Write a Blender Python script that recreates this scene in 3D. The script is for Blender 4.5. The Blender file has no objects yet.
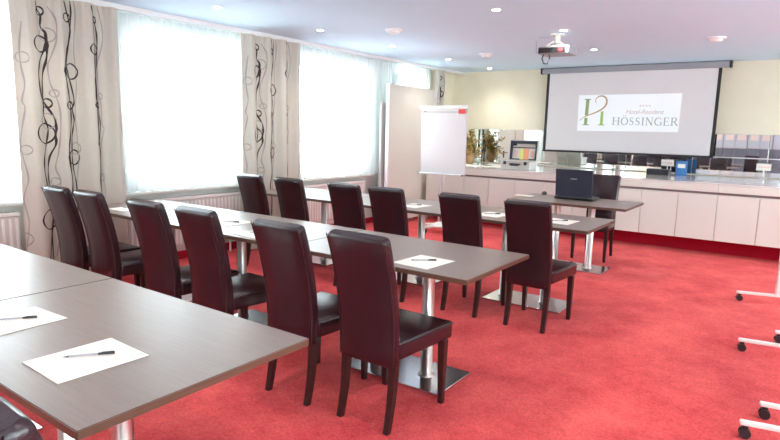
import bpy, bmesh, math, random
from mathutils import Vector, Matrix, Euler
random.seed(7)
PI = math.pi
scene = bpy.context.scene
COL = scene.collection

# ------------------------------------------------------------------ materials
MATS = {}
def new_mat(name):
    m = bpy.data.materials.new(name); m.use_nodes = True
    nt = m.node_tree; nt.nodes.clear()
    out = nt.nodes.new('ShaderNodeOutputMaterial'); b = nt.nodes.new('ShaderNodeBsdfPrincipled')
    nt.links.new(b.outputs[0], out.inputs[0]); MATS[name] = m
    return m, nt, b, out
def node(nt, kind, **kw):
    n = nt.nodes.new(kind)
    for k, v in kw.items(): setattr(n, k, v)
    return n
def plain(name, col, rough=.5, metal=0., spec=.5, var=.04, scale=6., bump=0., bscale=60., coat=0., stretch=None):
    """principled with a slow noise variation of its own colour and an optional fine bump"""
    m, nt, b, out = new_mat(name)
    L = nt.links.new
    b.inputs['Roughness'].default_value = rough; b.inputs['Metallic'].default_value = metal
    b.inputs['Specular IOR Level'].default_value = spec; b.inputs['Coat Weight'].default_value = coat
    tc = node(nt, 'ShaderNodeTexCoord'); src = tc.outputs['Object']
    if stretch:
        mp = node(nt, 'ShaderNodeMapping'); mp.inputs['Scale'].default_value = stretch
        L(src, mp.inputs[0]); src = mp.outputs[0]
    n = node(nt, 'ShaderNodeTexNoise'); n.inputs['Scale'].default_value = scale; n.inputs['Detail'].default_value = 4
    L(src, n.inputs['Vector'])
    r = node(nt, 'ShaderNodeValToRGB')
    r.color_ramp.elements[0].position = .3; r.color_ramp.elements[1].position = .7
    r.color_ramp.elements[0].color = tuple(max(0, c*(1-var)) for c in col)+(1,)
    r.color_ramp.elements[1].color = tuple(min(1, c*(1+var)) for c in col)+(1,)
    L(n.outputs[0], r.inputs[0]); L(r.outputs[0], b.inputs['Base Color'])
    if bump:
        n2 = node(nt, 'ShaderNodeTexNoise'); n2.inputs['Scale'].default_value = bscale; n2.inputs['Detail'].default_value = 3
        L(src, n2.inputs['Vector'])
        bp = node(nt, 'ShaderNodeBump'); bp.inputs['Strength'].default_value = bump; bp.inputs['Distance'].default_value = .002
        L(n2.outputs[0], bp.inputs['Height']); L(bp.outputs[0], b.inputs['Normal'])
    return m
def emit(name, col, strength):
    m, nt, b, out = new_mat(name)
    b.inputs['Base Color'].default_value = tuple(col)+(1,)
    b.inputs['Emission Color'].default_value = tuple(col)+(1,)
    b.inputs['Emission Strength'].default_value = strength
    return m

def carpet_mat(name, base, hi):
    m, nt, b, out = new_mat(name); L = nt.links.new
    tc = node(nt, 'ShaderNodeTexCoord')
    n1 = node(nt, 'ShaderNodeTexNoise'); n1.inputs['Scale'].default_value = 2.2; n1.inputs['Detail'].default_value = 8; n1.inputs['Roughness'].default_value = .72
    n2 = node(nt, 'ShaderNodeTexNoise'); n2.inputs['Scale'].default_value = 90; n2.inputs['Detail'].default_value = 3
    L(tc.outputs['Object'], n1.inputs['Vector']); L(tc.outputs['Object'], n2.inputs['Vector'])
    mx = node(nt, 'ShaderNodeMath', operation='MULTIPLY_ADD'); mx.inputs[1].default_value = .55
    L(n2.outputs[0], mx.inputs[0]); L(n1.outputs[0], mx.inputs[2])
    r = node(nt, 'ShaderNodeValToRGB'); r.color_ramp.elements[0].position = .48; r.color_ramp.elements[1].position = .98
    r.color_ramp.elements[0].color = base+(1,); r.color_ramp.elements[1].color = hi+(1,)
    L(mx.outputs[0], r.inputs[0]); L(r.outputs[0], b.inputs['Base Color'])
    b.inputs['Roughness'].default_value = 1; b.inputs['Specular IOR Level'].default_value = .1
    b.inputs['Sheen Weight'].default_value = .12; b.inputs['Sheen Roughness'].default_value = .5
    b.inputs['Sheen Tint'].default_value = (1, .55, .5, 1)
    n3 = node(nt, 'ShaderNodeTexNoise'); n3.inputs['Scale'].default_value = 260
    L(tc.outputs['Object'], n3.inputs['Vector'])
    bp = node(nt, 'ShaderNodeBump'); bp.inputs['Strength'].default_value = .5; bp.inputs['Distance'].default_value = .004
    L(n3.outputs[0], bp.inputs['Height']); L(bp.outputs[0], b.inputs['Normal'])
    return m
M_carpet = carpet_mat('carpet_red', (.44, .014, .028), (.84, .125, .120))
M_skirt = carpet_mat('carpet_skirting_red', (.42, .008, .030), (.50, .014, .04))
M_wall = plain('wall_cream', (.88, .81, .64), .85, var=.015, bump=.15, bscale=180)
M_wallw = plain('wall_white', (.84, .86, .80), .85, var=.01, bump=.1, bscale=180)
M_ceil = plain('ceiling_tinted_white', (.64, .79, .93), .9, var=.01, bump=.1, bscale=150)  # blue put into the white to offset red bounce from the carpet
M_trim = plain('trim_white', (.88, .86, .86), .55, var=.01)
M_lam = plain('laminate_top', (.230, .180, .155), .34, spec=.42, var=.07, scale=5, stretch=(1.2, 22, 22), bump=.05, bscale=30)
M_lam_edge = plain('laminate_edge', (.115, .058, .036), .45, var=.12, scale=9, stretch=(1, 1, 12))
M_leather = plain('leather_brown', (.021, .008, .012), .24, spec=.6, var=.12, scale=9, bump=.35, bscale=170)
M_piping = plain('leather_piping', (.030, .012, .013), .40, var=.05)
M_wood = plain('dark_wood_leg', (.030, .010, .009), .35, var=.25, scale=6, stretch=(14, 14, 1.2))
M_steel = plain('brushed_steel', (.60, .57, .55), .28, metal=1, var=.04, scale=20, stretch=(1, 1, 30))
M_chrome = plain('chrome', (.76, .76, .77), .20, metal=1, var=.01)
M_metalw = plain("white_metal", (.80, .77, .72), .35, var=.01)
M_alu = plain('aluminium', (.70, .70, .72), .35, metal=.8, var=.03)
M_black = plain('black_plastic', (.018, .018, .020), .4, var=.1)
M_dgrey = plain('dark_grey_plastic', (.030, .035, .060), .45, var=.06)
M_grey = plain('grey_plastic', (.33, .33, .36), .45, var=.04)
M_cab = plain('cabinet_pinkish_white', (.76, .785, .715), .38, var=.012, scale=2)
M_gap = plain('cabinet_shadow_groove', (.22, .17, .17), .6, var=.05)
M_top = plain('counter_top_gloss', (.78, .75, .72), .07, spec=.9, var=.03, scale=3)
M_paper = plain('paper', (.86, .83, .76), .8, var=.01)
M_cream = plain('cream_board', (.72, .68, .60), .6, var=.02, scale=2)
M_board_grey = plain('grey_board', (.50, .48, .47), .6, var=.02)
M_wb = plain('whiteboard_gloss', (.70, .68, .68), .12, spec=.6, var=.01)
M_red = plain('red_label', (.75, .06, .05), .5, var=.03)
M_screen = plain('screen_fabric', (.80, .76, .76), .85, var=.008)
M_slide = emit('projected_slide', (.90, .93, .95), .06)
M_green = emit('slide_green', (.30, .42, .17), .02)
M_lgreen = emit('slide_light_green', (.36, .55, .16), .02)
M_gold = emit('slide_gold', (.50, .36, .20), .02)
M_ltext = emit('slide_grey_green', (.42, .47, .42), .02)
M_stext = emit('slide_soft_grey', (.60, .54, .46), .02)
M_fabric = plain('curtain_cream', (.66, .61, .53), .9, var=.02, scale=30, bump=.2, bscale=400)
M_fabd = plain('curtain_print_dark', (.045, .028, .030), .9, var=.05)
M_fabg = plain('curtain_print_grey', (.42, .36, .34), .9, var=.05)
M_rad = plain('radiator_white', (.85, .82, .78), .4, var=.01)
M_radgap = plain('radiator_slot_shade', (.66, .59, .55), .7, var=.03)  # shade of the gaps between the ribs put into the colour
M_sill = plain('sill_white', (.82, .86, .80), .4, var=.01)
M_pvc = plain('window_frame_white', (.86, .88, .88), .4, var=.01)
M_lamp = emit('lamp_glow', (1.0, .90, .74), 30)
M_lampring = plain('lamp_ring', (.85, .83, .80), .3, var=.01)
M_orange = plain('folder_orange', (.95, .42, .22), .6, var=.02)
M_yellow = plain('folder_yellow', (.82, .86, .30), .6, var=.02)
M_pink = plain('folder_pink', (.92, .55, .52), .6, var=.02)
M_blue = plain('folder_blue', (.05, .20, .50), .4, var=.02)
M_twig = plain('dried_twig', (.25, .13, .06), .8, var=.2)
M_dleaf = plain('dried_leaf_gold', (.62, .40, .13), .7, var=.35, scale=14)
M_dleaf2 = plain('dried_leaf_green', (.26, .25, .09), .7, var=.3, scale=14)
M_vase = plain('vase_ceramic', (.55, .33, .16), .3, var=.15)
M_case = plain('case_silver', (.60, .59, .54), .35, metal=.2, var=.04)
M_led = plain('lens_red', (.70, .05, .06), .15, var=.02)

def mirror_mat():
    m, nt, b, out = new_mat('mirror')
    b.inputs['Base Color'].default_value = (.86, .88, .87, 1); b.inputs['Metallic'].default_value = 1
    b.inputs['Roughness'].default_value = .02
    return m
M_mirror = mirror_mat()
def glass_mat():
    m, nt, b, out = new_mat('window_glass'); nt.nodes.remove(b); L = nt.links.new
    tr = node(nt, 'ShaderNodeBsdfTransparent'); tr.inputs[0].default_value = (.97, .99, .98, 1)
    gl = node(nt, 'ShaderNodeBsdfGlossy'); gl.inputs['Roughness'].default_value = .02
    fr = node(nt, 'ShaderNodeFresnel'); fr.inputs[0].default_value = 1.3
    mx = node(nt, 'ShaderNodeMixShader')
    L(fr.outputs[0], mx.inputs[0]); L(tr.outputs[0], mx.inputs[1]); L(gl.outputs[0], mx.inputs[2]); L(mx.outputs[0], out.inputs[0])
    return m
M_glass = glass_mat()
def tulle_mat():
    m, nt, b, out = new_mat('sheer_tulle'); nt.nodes.remove(b); L = nt.links.new
    tr = node(nt, 'ShaderNodeBsdfTransparent')
    df = node(nt, 'ShaderNodeBsdfDiffuse'); df.inputs[0].default_value = (.90, .94, .96, 1)
    tl = node(nt, 'ShaderNodeBsdfTranslucent'); tl.inputs[0].default_value = (.90, .95, .97, 1)
    m1 = node(nt, 'ShaderNodeMixShader'); m1.inputs[0].default_value = .45
    L(df.outputs[0], m1.inputs[1]); L(tl.outputs[0], m1.inputs[2])
    tc = node(nt, 'ShaderNodeTexCoord'); n = node(nt, 'ShaderNodeTexNoise'); n.inputs['Scale'].default_value = 3
    mp = node(nt, 'ShaderNodeMapping'); mp.inputs['Scale'].default_value = (1, 9, .3)
    L(tc.outputs['Object'], mp.inputs[0]); L(mp.outputs[0], n.inputs['Vector'])
    mr = node(nt, 'ShaderNodeMapRange'); mr.inputs['To Min'].default_value = .46; mr.inputs['To Max'].default_value = .70
    L(n.outputs[0], mr.inputs[0])
    m2 = node(nt, 'ShaderNodeMixShader'); L(mr.outputs[0], m2.inputs[0]); L(tr.outputs[0], m2.inputs[1]); L(m1.outputs[0], m2.inputs[2])
    L(m2.outputs[0], out.inputs[0])
    return m
M_tulle = tulle_mat()
# cloth lets some daylight through
def curtain_translucent(m):
    nt = m.node_tree; b = [n for n in nt.nodes if n.type == 'BSDF_PRINCIPLED'][0]; out = [n for n in nt.nodes if n.type == 'OUTPUT_MATERIAL'][0]
    tl = node(nt, 'ShaderNodeBsdfTranslucent'); mx = node(nt, 'ShaderNodeMixShader'); mx.inputs[0].default_value = .12
    src = b.inputs['Base Color'].links[0].from_socket
    nt.links.new(src, tl.inputs[0]); nt.links.new(b.outputs[0], mx.inputs[1]); nt.links.new(tl.outputs[0], mx.inputs[2]); nt.links.new(mx.outputs[0], out.inputs[0])
curtain_translucent(M_fabric)

# ------------------------------------------------------------------ mesh helpers
class MB:
    def __init__(s): s.v = []; s.f = []; s.m = []; s.sm = []
    def add(s, verts, faces, mi=0, smooth=False, mat=None):
        o = len(s.v)
        s.v += [tuple((mat @ Vector(v)) if mat else v) for v in verts]
        for f in faces: s.f.append(tuple(i+o for i in f)); s.m.append(mi); s.sm.append(smooth)
    def bm(s, bm, mi=0, smooth=False, mat=None):
        bm.verts.ensure_lookup_table(); bm.verts.index_update()
        s.add([v.co[:] for v in bm.verts], [[v.index for v in f.verts] for f in bm.faces], mi, smooth, mat); bm.free()
    def box(s, c, d, mi=0, bevel=0., seg=2, rot=None, taper=None, smooth=None):
        bm = bmesh.new(); bmesh.ops.create_cube(bm, size=1)
        for v in bm.verts:
            v.co = Vector((v.co.x*d[0], v.co.y*d[1], v.co.z*d[2]))
            if taper and v.co.z < 0: v.co.x *= taper; v.co.y *= taper
        if bevel: bmesh.ops.bevel(bm, geom=bm.edges[:], offset=bevel, segments=seg, affect='EDGES', profile=.5)
        mt = Matrix.Translation(c)
        if rot: mt = mt @ Euler(rot).to_matrix().to_4x4()
        o = len(s.f); s.bm(bm, mi, bool(bevel) if smooth is None else smooth, mt)
        if bevel and smooth is None:                       # the six big faces stay flat, the rounded edges are smooth
            def area(f): a, b_, c = (Vector(s.v[f[k]]) for k in (0, 1, 2)); return (b_-a).cross(c-b_).length
            for k in sorted(range(o, len(s.f)), key=lambda k: -area(s.f[k]))[:6]: s.sm[k] = False
    def prism(s, pts, z0, z1, mi=0):
        n = len(pts)
        s.add([(x, y, z0) for x, y in pts]+[(x, y, z1) for x, y in pts],
              [tuple(range(n))[::-1], tuple(range(n, 2*n))]+[(i, (i+1) % n, n+(i+1) % n, n+i) for i in range(n)], mi)
    def cyl(s, a, b, r, r2=None, n=20, mi=0, caps=True, smooth=True):
        a = Vector(a); b = Vector(b); r2 = r if r2 is None else r2
        d = (b-a).normalized(); u = d.orthogonal().normalized(); w = d.cross(u)
        vs = []
        for p, rr in ((a, r), (b, r2)):
            for i in range(n):
                t = 2*PI*i/n; vs.append(tuple(p+(u*math.cos(t)+w*math.sin(t))*rr))
        s.add(vs, [(i, (i+1) % n, n+(i+1) % n, n+i) for i in range(n)], mi, smooth)
        if caps: s.add(vs, [tuple(range(n))[::-1], tuple(range(n, 2*n))], mi)
    def lathe(s, prof, c=(0, 0, 0), n=28, mi=0, axis=None):
        vs = []; k = len(prof)
        for r, z in prof:
            for i in range(n):
                t = 2*PI*i/n; vs.append((c[0]+r*math.cos(t), c[1]+r*math.sin(t), c[2]+z))
        fs = [(j*n+i, j*n+(i+1) % n, (j+1)*n+(i+1) % n, (j+1)*n+i) for j in range(k-1) for i in range(n)]
        s.add(vs, fs, mi, True)
        s.add(vs, [tuple(range(n))[::-1], tuple(range((k-1)*n, k*n))], mi)
    def tube(s, pts, r, n=8, mi=0, closed=False):
        P = [Vector(p) for p in pts]; m = len(P); vs = []
        for i, p in enumerate(P):
            if closed: t = P[(i+1) % m]-P[i-1]
            else: t = P[min(i+1, m-1)]-P[max(i-1, 0)]
            t.normalize(); ref = Vector((0, 0, 1)) if abs(t.z) < .9 else Vector((1, 0, 0))
            u = t.cross(ref).normalized(); w = t.cross(u)
            rr = r[i] if isinstance(r, (list, tuple)) else r
            for k in range(n):
                a = 2*PI*k/n; vs.append(tuple(p+(u*math.cos(a)+w*math.sin(a))*rr))
        q = m if closed else m-1
        s.add(vs, [(i*n+k, i*n+(k+1) % n, ((i+1) % m)*n+(k+1) % n, ((i+1) % m)*n+k) for i in range(q) for k in range(n)], mi, True)
        if not closed: s.add(vs, [tuple(range(n))[::-1], tuple(range((m-1)*n, m*n))], mi)
    def build(s, name, mats, parent=None, loc=(0, 0, 0), rot=(0, 0, 0)):
        me = bpy.data.meshes.new(name); me.from_pydata(s.v, [], s.f)
        for mt in (mats if isinstance(mats, (list, tuple)) else [mats]): me.materials.append(mt)
        me.polygons.foreach_set('material_index', s.m); me.polygons.foreach_set('use_smooth', s.sm)
        me.update()
        bm = bmesh.new(); bm.from_mesh(me)
        if all(len(e.link_faces) == 2 for e in bm.edges): bmesh.ops.recalc_face_normals(bm, faces=bm.faces[:])
        bm.to_mesh(me); bm.free()
        o = bpy.data.objects.new(name, me); COL.objects.link(o); o.location = loc; o.rotation_euler = rot
        if parent: o.parent = parent
        return o
def tag(o, label, cat, group=None, kind=None):
    o['label'] = label; o['category'] = cat
    if group: o['group'] = group
    if kind: o['kind'] = kind
    return o
def empty(name, loc=(0, 0, 0), rz=0.):
    o = bpy.data.objects.new(name, None); COL.objects.link(o); o.location = loc; o.rotation_euler = (0, 0, rz)
    o.empty_display_size = .1
    return o
def struct(o): o['kind'] = 'structure'; return o
def copy_tree(o, parent=None):
    c = o.copy(); COL.objects.link(c)
    if parent: c.parent = parent
    for ch in list(o.children): copy_tree(ch, c)
    return c
def box_obj(name, lo, hi, m, parent=None, bevel=0.):
    b = MB(); c = [(a+d)/2 for a, d in zip(lo, hi)]
    b.box((0, 0, 0), [d-a for a, d in zip(lo, hi)], bevel=bevel); return b.build(name, m, parent, loc=c)

# ------------------------------------------------------------------ room shell
XW, YB, YR, XR, ZC = -5.5, 9.75, -3.6, 2.8, 2.55
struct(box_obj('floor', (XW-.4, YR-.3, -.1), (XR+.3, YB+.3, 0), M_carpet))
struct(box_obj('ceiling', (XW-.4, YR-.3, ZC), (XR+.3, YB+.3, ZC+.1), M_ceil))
struct(box_obj('wall_back', (XW-.4, YB, 0), (XR+.3, YB+.3, ZC), M_wall))
WZ0, WZ1 = .90, 2.34
def added_window(name, loc, rz, width):
    """unseen window added to let in daylight, two sashes, local x along the wall"""
    r = struct(empty(name, loc, rz)); hw, h, t = width/2, WZ1-WZ0, .055; fr = MB()
    for (y0, y1, z0, z1) in ((-hw, hw, 0, t), (-hw, hw, h-t, h), (-hw, -hw+t, t, h-t), (hw-t, hw, t, h-t), (-.04, .04, t, h-t)):
        fr.box(((y0+y1)/2, 0, (z0+z1)/2), (y1-y0, .07, z1-z0), bevel=.006)
    fr.build('window_frame', M_pvc, r); g = MB()
    for s in (-1, 1): g.box((s*(.04+hw-t)/2, 0, h/2), (hw-t-.04, .008, h-2*t))
    g.build('window_pane', M_glass, r)
WR = [(-2.6, -.8), (-.3, 1.5), (2.0, 3.8), (4.3, 6.1), (6.6, 8.4)]  # right-wall windows, added out of view to bring in neutral daylight
w = MB(); ys = [YR]+[y for p in WR for y in p]+[YB]
for i in range(0, len(ys), 2): w.box((XR+.15, (ys[i]+ys[i+1])/2, ZC/2), (.30, ys[i+1]-ys[i], ZC))
for a, b_ in WR:
    w.box((XR+.15, (a+b_)/2, WZ0/2), (.30, b_-a, WZ0)); w.box((XR+.15, (a+b_)/2, (WZ1+ZC)/2), (.30, b_-a, ZC-WZ1))
struct(w.build('wall_right', M_wall))
for k, (a, b_) in enumerate(WR): added_window('window_%d' % (k+7), (XR+.15, (a+b_)/2, WZ0), PI/2, b_-a)
WF = [(-.6, .9), (1.1, 2.5)]  # rear-wall windows, added out of view to light chair backs and floor
w = MB(); xs = [XW-.4]+[x for p in WF for x in p]+[XR+.3]
for i in range(0, len(xs), 2): w.box(((xs[i]+xs[i+1])/2, YR-.15, ZC/2), (xs[i+1]-xs[i], .30, ZC))
for a, b_ in WF:
    w.box(((a+b_)/2, YR-.15, WZ0/2), (b_-a, .30, WZ0)); w.box(((a+b_)/2, YR-.15, (WZ1+ZC)/2), (b_-a, .30, ZC-WZ1))
struct(w.build('wall_front', M_wall))
for k, (a, b_) in enumerate(WF): added_window('window_%d' % (k+12), ((a+b_)/2, YR-.15, WZ0), 0, b_-a)
WINS = [(-3.55, -1.95), (-1.3, .3), (.95, 2.55), (3.2, 4.8), (5.45, 7.05), (7.75, 8.62)]
w = MB()
ys = [YR]+[y for p in WINS for y in p]+[YB]
for i in range(0, len(ys), 2):
    last = (i == len(ys)-2)
    w.box((XW-.15, (ys[i]+ys[i+1])/2, ZC/2), (.30, ys[i+1]-ys[i], ZC), mi=1 if last else 0)
for a, b_ in WINS:
    zt = 2.44 if a > 7 else WZ1
    w.box((XW-.15, (a+b_)/2, WZ0/2), (.30, b_-a, WZ0)); w.box((XW-.15, (a+b_)/2, (zt+ZC)/2), (.30, b_-a, ZC-zt))
struct(w.build('wall_left', [M_wallw, M_wall]))
for k, (a, b_) in enumerate(WINS):
    zt = 2.44 if a > 7 else WZ1
    r = struct(empty('window_%d' % (k+1), (XW-.13, (a+b_)/2, WZ0)))
    hw, h = (b_-a)/2, zt-WZ0; fr = MB(); t = .055
    for (y0, y1, z0, z1) in ((-hw, hw, 0, t), (-hw, hw, h-t, h), (-hw, -hw+t, t, h-t), (hw-t, hw, t, h-t), (-.04, .04, t, h-t)):
        fr.box((0, (y0+y1)/2, (z0+z1)/2), (.07, y1-y0, z1-z0), bevel=.006)
    fr.build('window_frame', M_pvc, r)
    g = MB()
    for s in (-1, 1): g.box((0, s*(.04+hw-t)/2, h/2), (.008, hw-t-.04, h-2*t))
    g.build('window_pane', M_glass, r)
    if k != 5:
        s_ = MB(); s_.box((.19, 0, -.125), (.13, 2*hw+.3, .03), bevel=.006); s_.build('window_sill', M_sill, r)
# valance board along the window wall and the ceiling edge over it
struct(box_obj('trim_1', (-5.31, YR, 2.505), (-5.27, YB, 2.55), M_trim))
struct(box_obj('baseboard_left', (XW, YR, 0), (XW+.012, YB, .09), M_skirt))
struct(box_obj('baseboard_right', (XR-.012, YR, 0), (XR, YB, .09), M_skirt))

# ------------------------------------------------------------------ radiators
def radiator(y0, y1, label):
    r = empty('radiator', (XW+.07, (y0+y1)/2, 0)); hw = (y1-y0)/2
    tag(r, label, 'radiator', 'white radiators below the windows')
    b = MB(); b.box((0, 0, .42), (.07, 2*hw, .50), mi=1, bevel=.008)
    n = int(2*hw/.05)
    for i in range(n):
        y = -hw+.03+i*(2*hw-.06)/(n-1); b.box((.038, y, .42), (.014, .022, .46), bevel=.004)
    b.build('panel', [M_rad, M_radgap], r)
    g = MB(); g.box((0, 0, .685), (.085, 2*hw, .03), bevel=.004)
    for i in range(n):
        y = -hw+.03+i*(2*hw-.06)/(n-1); g.box((.0, y, .7005), (.06, .018, .003), mi=1)
    g.build('top_grille', [M_rad, M_radgap], r)
    for s in (-1, 1):
        f = MB(); f.cyl((0, s*(hw-.15), 0), (0, s*(hw-.15), .18), .012); f.build('pipe', M_rad, r)
radiator(1.0, 2.15, 'white ribbed radiator at the left edge, under the window left of the first curtain')
radiator(3.12, 4.55, 'white ribbed radiator under the window between the two patterned curtains')
radiator(5.5, 6.95, 'white ribbed radiator under the window right of the second curtain')

# ------------------------------------------------------------------ curtains
VINES = [('d',[(0.151,2.438),(0.17,2.38),(0.198,2.337),(0.192,2.25),(0.22,2.206),(0.229,2.152),(0.203,2.044),(0.154,1.943),(0.134,1.837),(0.149,1.684),(0.193,1.609),(0.244,1.507),(0.254,1.415),(0.247,1.348),(0.244,1.271),(0.196,1.162),(0.173,1.044),(0.176,0.941),(0.201,0.802),(0.209,0.679),(0.165,0.5),(0.11,0.271)]),('d',[(0.219,2.19),(0.227,2.071),(0.217,1.974),(0.185,1.857),(0.169,1.71),(0.173,1.612),(0.163,1.529),(0.184,1.472),(0.201,1.402),(0.179,1.297),(0.133,1.164),(0.125,1.046),(0.144,0.943),(0.152,0.806),(0.192,0.663),(0.165,0.5),(0.166,0.261)]),('d',[(0.369,2.479),(0.391,2.402),(0.417,2.293),(0.417,2.202),(0.37,2.064),(0.335,1.928),(0.337,1.871),(0.357,1.756),(0.376,1.622),(0.376,1.486),(0.351,1.348),(0.331,1.245),(0.33,1.115),(0.345,0.931),(0.314,0.748),(0.337,0.567),(0.301,0.256)]),('d',[(0.437,2.492),(0.439,2.378),(0.4,2.159),(0.356,1.972),(0.367,1.89),(0.381,1.845),(0.418,1.701),(0.421,1.633),(0.398,1.58),(0.413,1.495),(0.395,1.417),(0.376,1.348),(0.364,1.244),(0.359,1.158),(0.373,1.044),(0.399,0.919),(0.399,0.74),(0.351,0.52),(0.352,0.247)]),('d',[(0.588,2.478),(0.618,2.391),(0.653,2.29),(0.658,2.168),(0.636,1.993),(0.602,1.894),(0.59,1.807),(0.591,1.697),(0.613,1.589),(0.642,1.461),(0.632,1.408),(0.598,1.307),(0.605,1.206),(0.592,1.025),(0.587,0.888),(0.605,0.721),(0.574,0.492),(0.568,0.21)]),('d',[(0.607,2.498),(0.615,2.247),(0.606,2.093),(0.597,1.929),(0.599,1.755),(0.598,1.58),(0.597,1.421),(0.59,1.269)]),('g',[(0.241,2.416),(0.289,2.313),(0.286,2.144),(0.246,2.001),(0.225,1.934),(0.232,1.796),(0.258,1.707),(0.282,1.575),(0.279,1.399),(0.259,1.212),(0.234,1.075),(0.26,0.953),(0.231,0.755),(0.242,0.534),(0.201,0.291)]),('g',[(0.466,2.497),(0.471,2.367),(0.449,2.099),(0.453,1.932),(0.451,1.745),(0.429,1.53),(0.436,1.357),(0.44,1.138),(0.399,0.874),(0.409,0.604),(0.371,0.262)]),('g',[(0.676,2.486),(0.711,2.313),(0.703,2.165),(0.648,1.985),(0.643,1.898),(0.634,1.74),(0.665,1.645),(0.664,1.458),(0.68,1.404),(0.624,1.223),(0.606,1.061),(0.66,0.874),(0.625,0.579),(0.634,0.217)]),('g',[(0.029,2.263),(0.008,2.067),(0.009,1.912),(0.022,1.764),(0.0,1.635),(0.014,1.572),(-0.01,1.419),(-0.032,1.273),(-0.019,1.176),(0.004,0.985),(-0.033,0.821),(-0.01,0.609),(-0.054,0.299)]),('g',[(0.83,2.479),(0.828,2.26),(0.826,2.039),(0.838,1.898),(0.845,1.754),(0.817,1.498),(0.835,1.276),(0.836,1.118),(0.805,0.893)])]
RINGS = [('d',0.188,2.371,0.033),('d',0.175,2.105,0.065),('d',0.203,1.622,0.037),('d',0.165,1.368,0.084),('d',0.153,0.633,0.084),('d',0.387,2.347,0.035),('d',0.405,1.902,0.065),('d',0.371,1.611,0.033),('d',0.386,1.162,0.065),('d',0.632,2.368,0.026),('d',0.607,2.11,0.046),('d',0.605,1.624,0.026),('g',0.627,0.972,0.033),('g',0.231,2.184,0.056),('g',0.254,1.707,0.031),('g',0.196,1.472,0.065),('g',0.412,1.239,0.051),('g',0.653,1.706,0.028),('g',0.017,1.979,0.042),('g',0.002,1.232,0.037),('g',-0.045,0.48,0.056),('g',0.227,0.955,0.033),('d',0.558,0.54,0.056),('g',0.344,0.683,0.046)]
def smooth_line(pts, n=6):
    out = []
    for i in range(len(pts)-1):
        p0 = pts[max(i-1, 0)]; p1 = pts[i]; p2 = pts[i+1]; p3 = pts[min(i+2, len(pts)-1)]
        for k in range(n):
            t = k/n
            out.append(tuple(.5*((2*p1[j])+(-p0[j]+p2[j])*t+(2*p0[j]-5*p1[j]+4*p2[j]-p3[j])*t*t+(-p0[j]+3*p1[j]-3*p2[j]+p3[j])*t**3) for j in (0, 1)))
    out.append(pts[-1]); return out
def drape(name, y0, width, label, wscale=1., z0=.03, z1=2.50, squeeze=None, amp=.045):
    """curtain hanging in the plane x = -5.24 with the vine print as faces of the same mesh"""
    T = .24
    def xoff(s, z):
        u = s/wscale; f = (z-z0)/(z1-z0)
        a = amp*(1-.25*f)
        x = a*math.sin(2*PI*(u-.06)/T)+.006*math.sin(2*PI*u/.09+1.3)*f+.008*math.sin(2*PI*u/.6+z*1.1)
        x += .004*math.sin(2*PI*u/.045)*max(0, (f-.85)/.15)
        return x
    def P(s, z, off=0.):
        f = (z-z0)/(z1-z0); yy = s*(1+.005*(1-f))
        if squeeze: yy = width/2+(s-width/2)*squeeze(f)
        return (xoff(s, z)+off, yy, z)
    b = MB(); nx, nz = int(width/.008), 40; vs = []; fs = []
    for j in range(nz+1):
        z = z0+(z1-z0)*j/nz
        for i in range(nx+1): vs.append(P(width*i/nx, z))
    for j in range(nz):
        for i in range(nx): a = j*(nx+1)+i; fs.append((a, a+1, a+nx+2, a+nx+1))
    n0 = len(vs); full = vs+[(x-.003, y, z) for x, y, z in vs]
    fs2 = [tuple(n0+q for q in f[::-1]) for f in fs]
    b.add(full, fs+fs2, 0, True)
    def ribbon(pts, wd, mi):
        L_ = []; 
        for i, (s, z) in enumerate(pts):
            a = pts[max(i-1, 0)]; c = pts[min(i+1, len(pts)-1)]
            dx, dz = c[0]-a[0], c[1]-a[1]; l = math.hypot(dx, dz) or 1
            w2 = wd*(.6+.55*math.sin(i*.33)**2)/2
            nx_, nz_ = -dz/l*w2, dx/l*w2
            L_.append([(s+nx_, z+nz_), (s-nx_, z-nz_)])
        vv = []
        for A, B in L_:
            for q in (A, B):
                ss = min(max(q[0], .002), width-.002); zz = min(max(q[1], z0), z1); vv.append(P(ss, zz, .0022))
        b.add(vv, [(2*i, 2*i+1, 2*i+3, 2*i+2) for i in range(len(pts)-1)], mi, True)
    for kd, pts in VINES:
        q = [(.04+p[0]*wscale, p[1]) for p in pts]
        q = [(s, z) for s, z in q if -.02 < s < width+.02]
        if len(q) > 2: ribbon(smooth_line(q), .0165 if kd == 'd' else .011, 1 if kd == 'd' else 2)
    for kd, s, z, r in RINGS:
        s = .04+s*wscale
        if s > width-.02: continue
        ribbon([(s+r*math.cos(t*2*PI/28)*.95, z+r*math.sin(t*2*PI/28)) for t in range(30)], .0135 if kd == 'd' else .010, 1 if kd == 'd' else 2)
    o = b.build(name, [M_fabric, M_fabd, M_fabg], loc=(-5.235, y0, 0))
    return tag(o, label, 'curtain')
drape('curtain', 2.13, .87, 'wide cream curtain with swirling vine print, nearest the camera')
drape('curtain', 4.47, .89, 'cream curtain with swirling vine print between the second and third window', wscale=1.02)
drape('curtain', 8.66, .30, 'narrow gathered curtain with dark print at the far end of the windows', wscale=.62,
      squeeze=lambda f: .45+.55*max(0, (f-.35)/.65)**.6, amp=.05)
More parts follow.
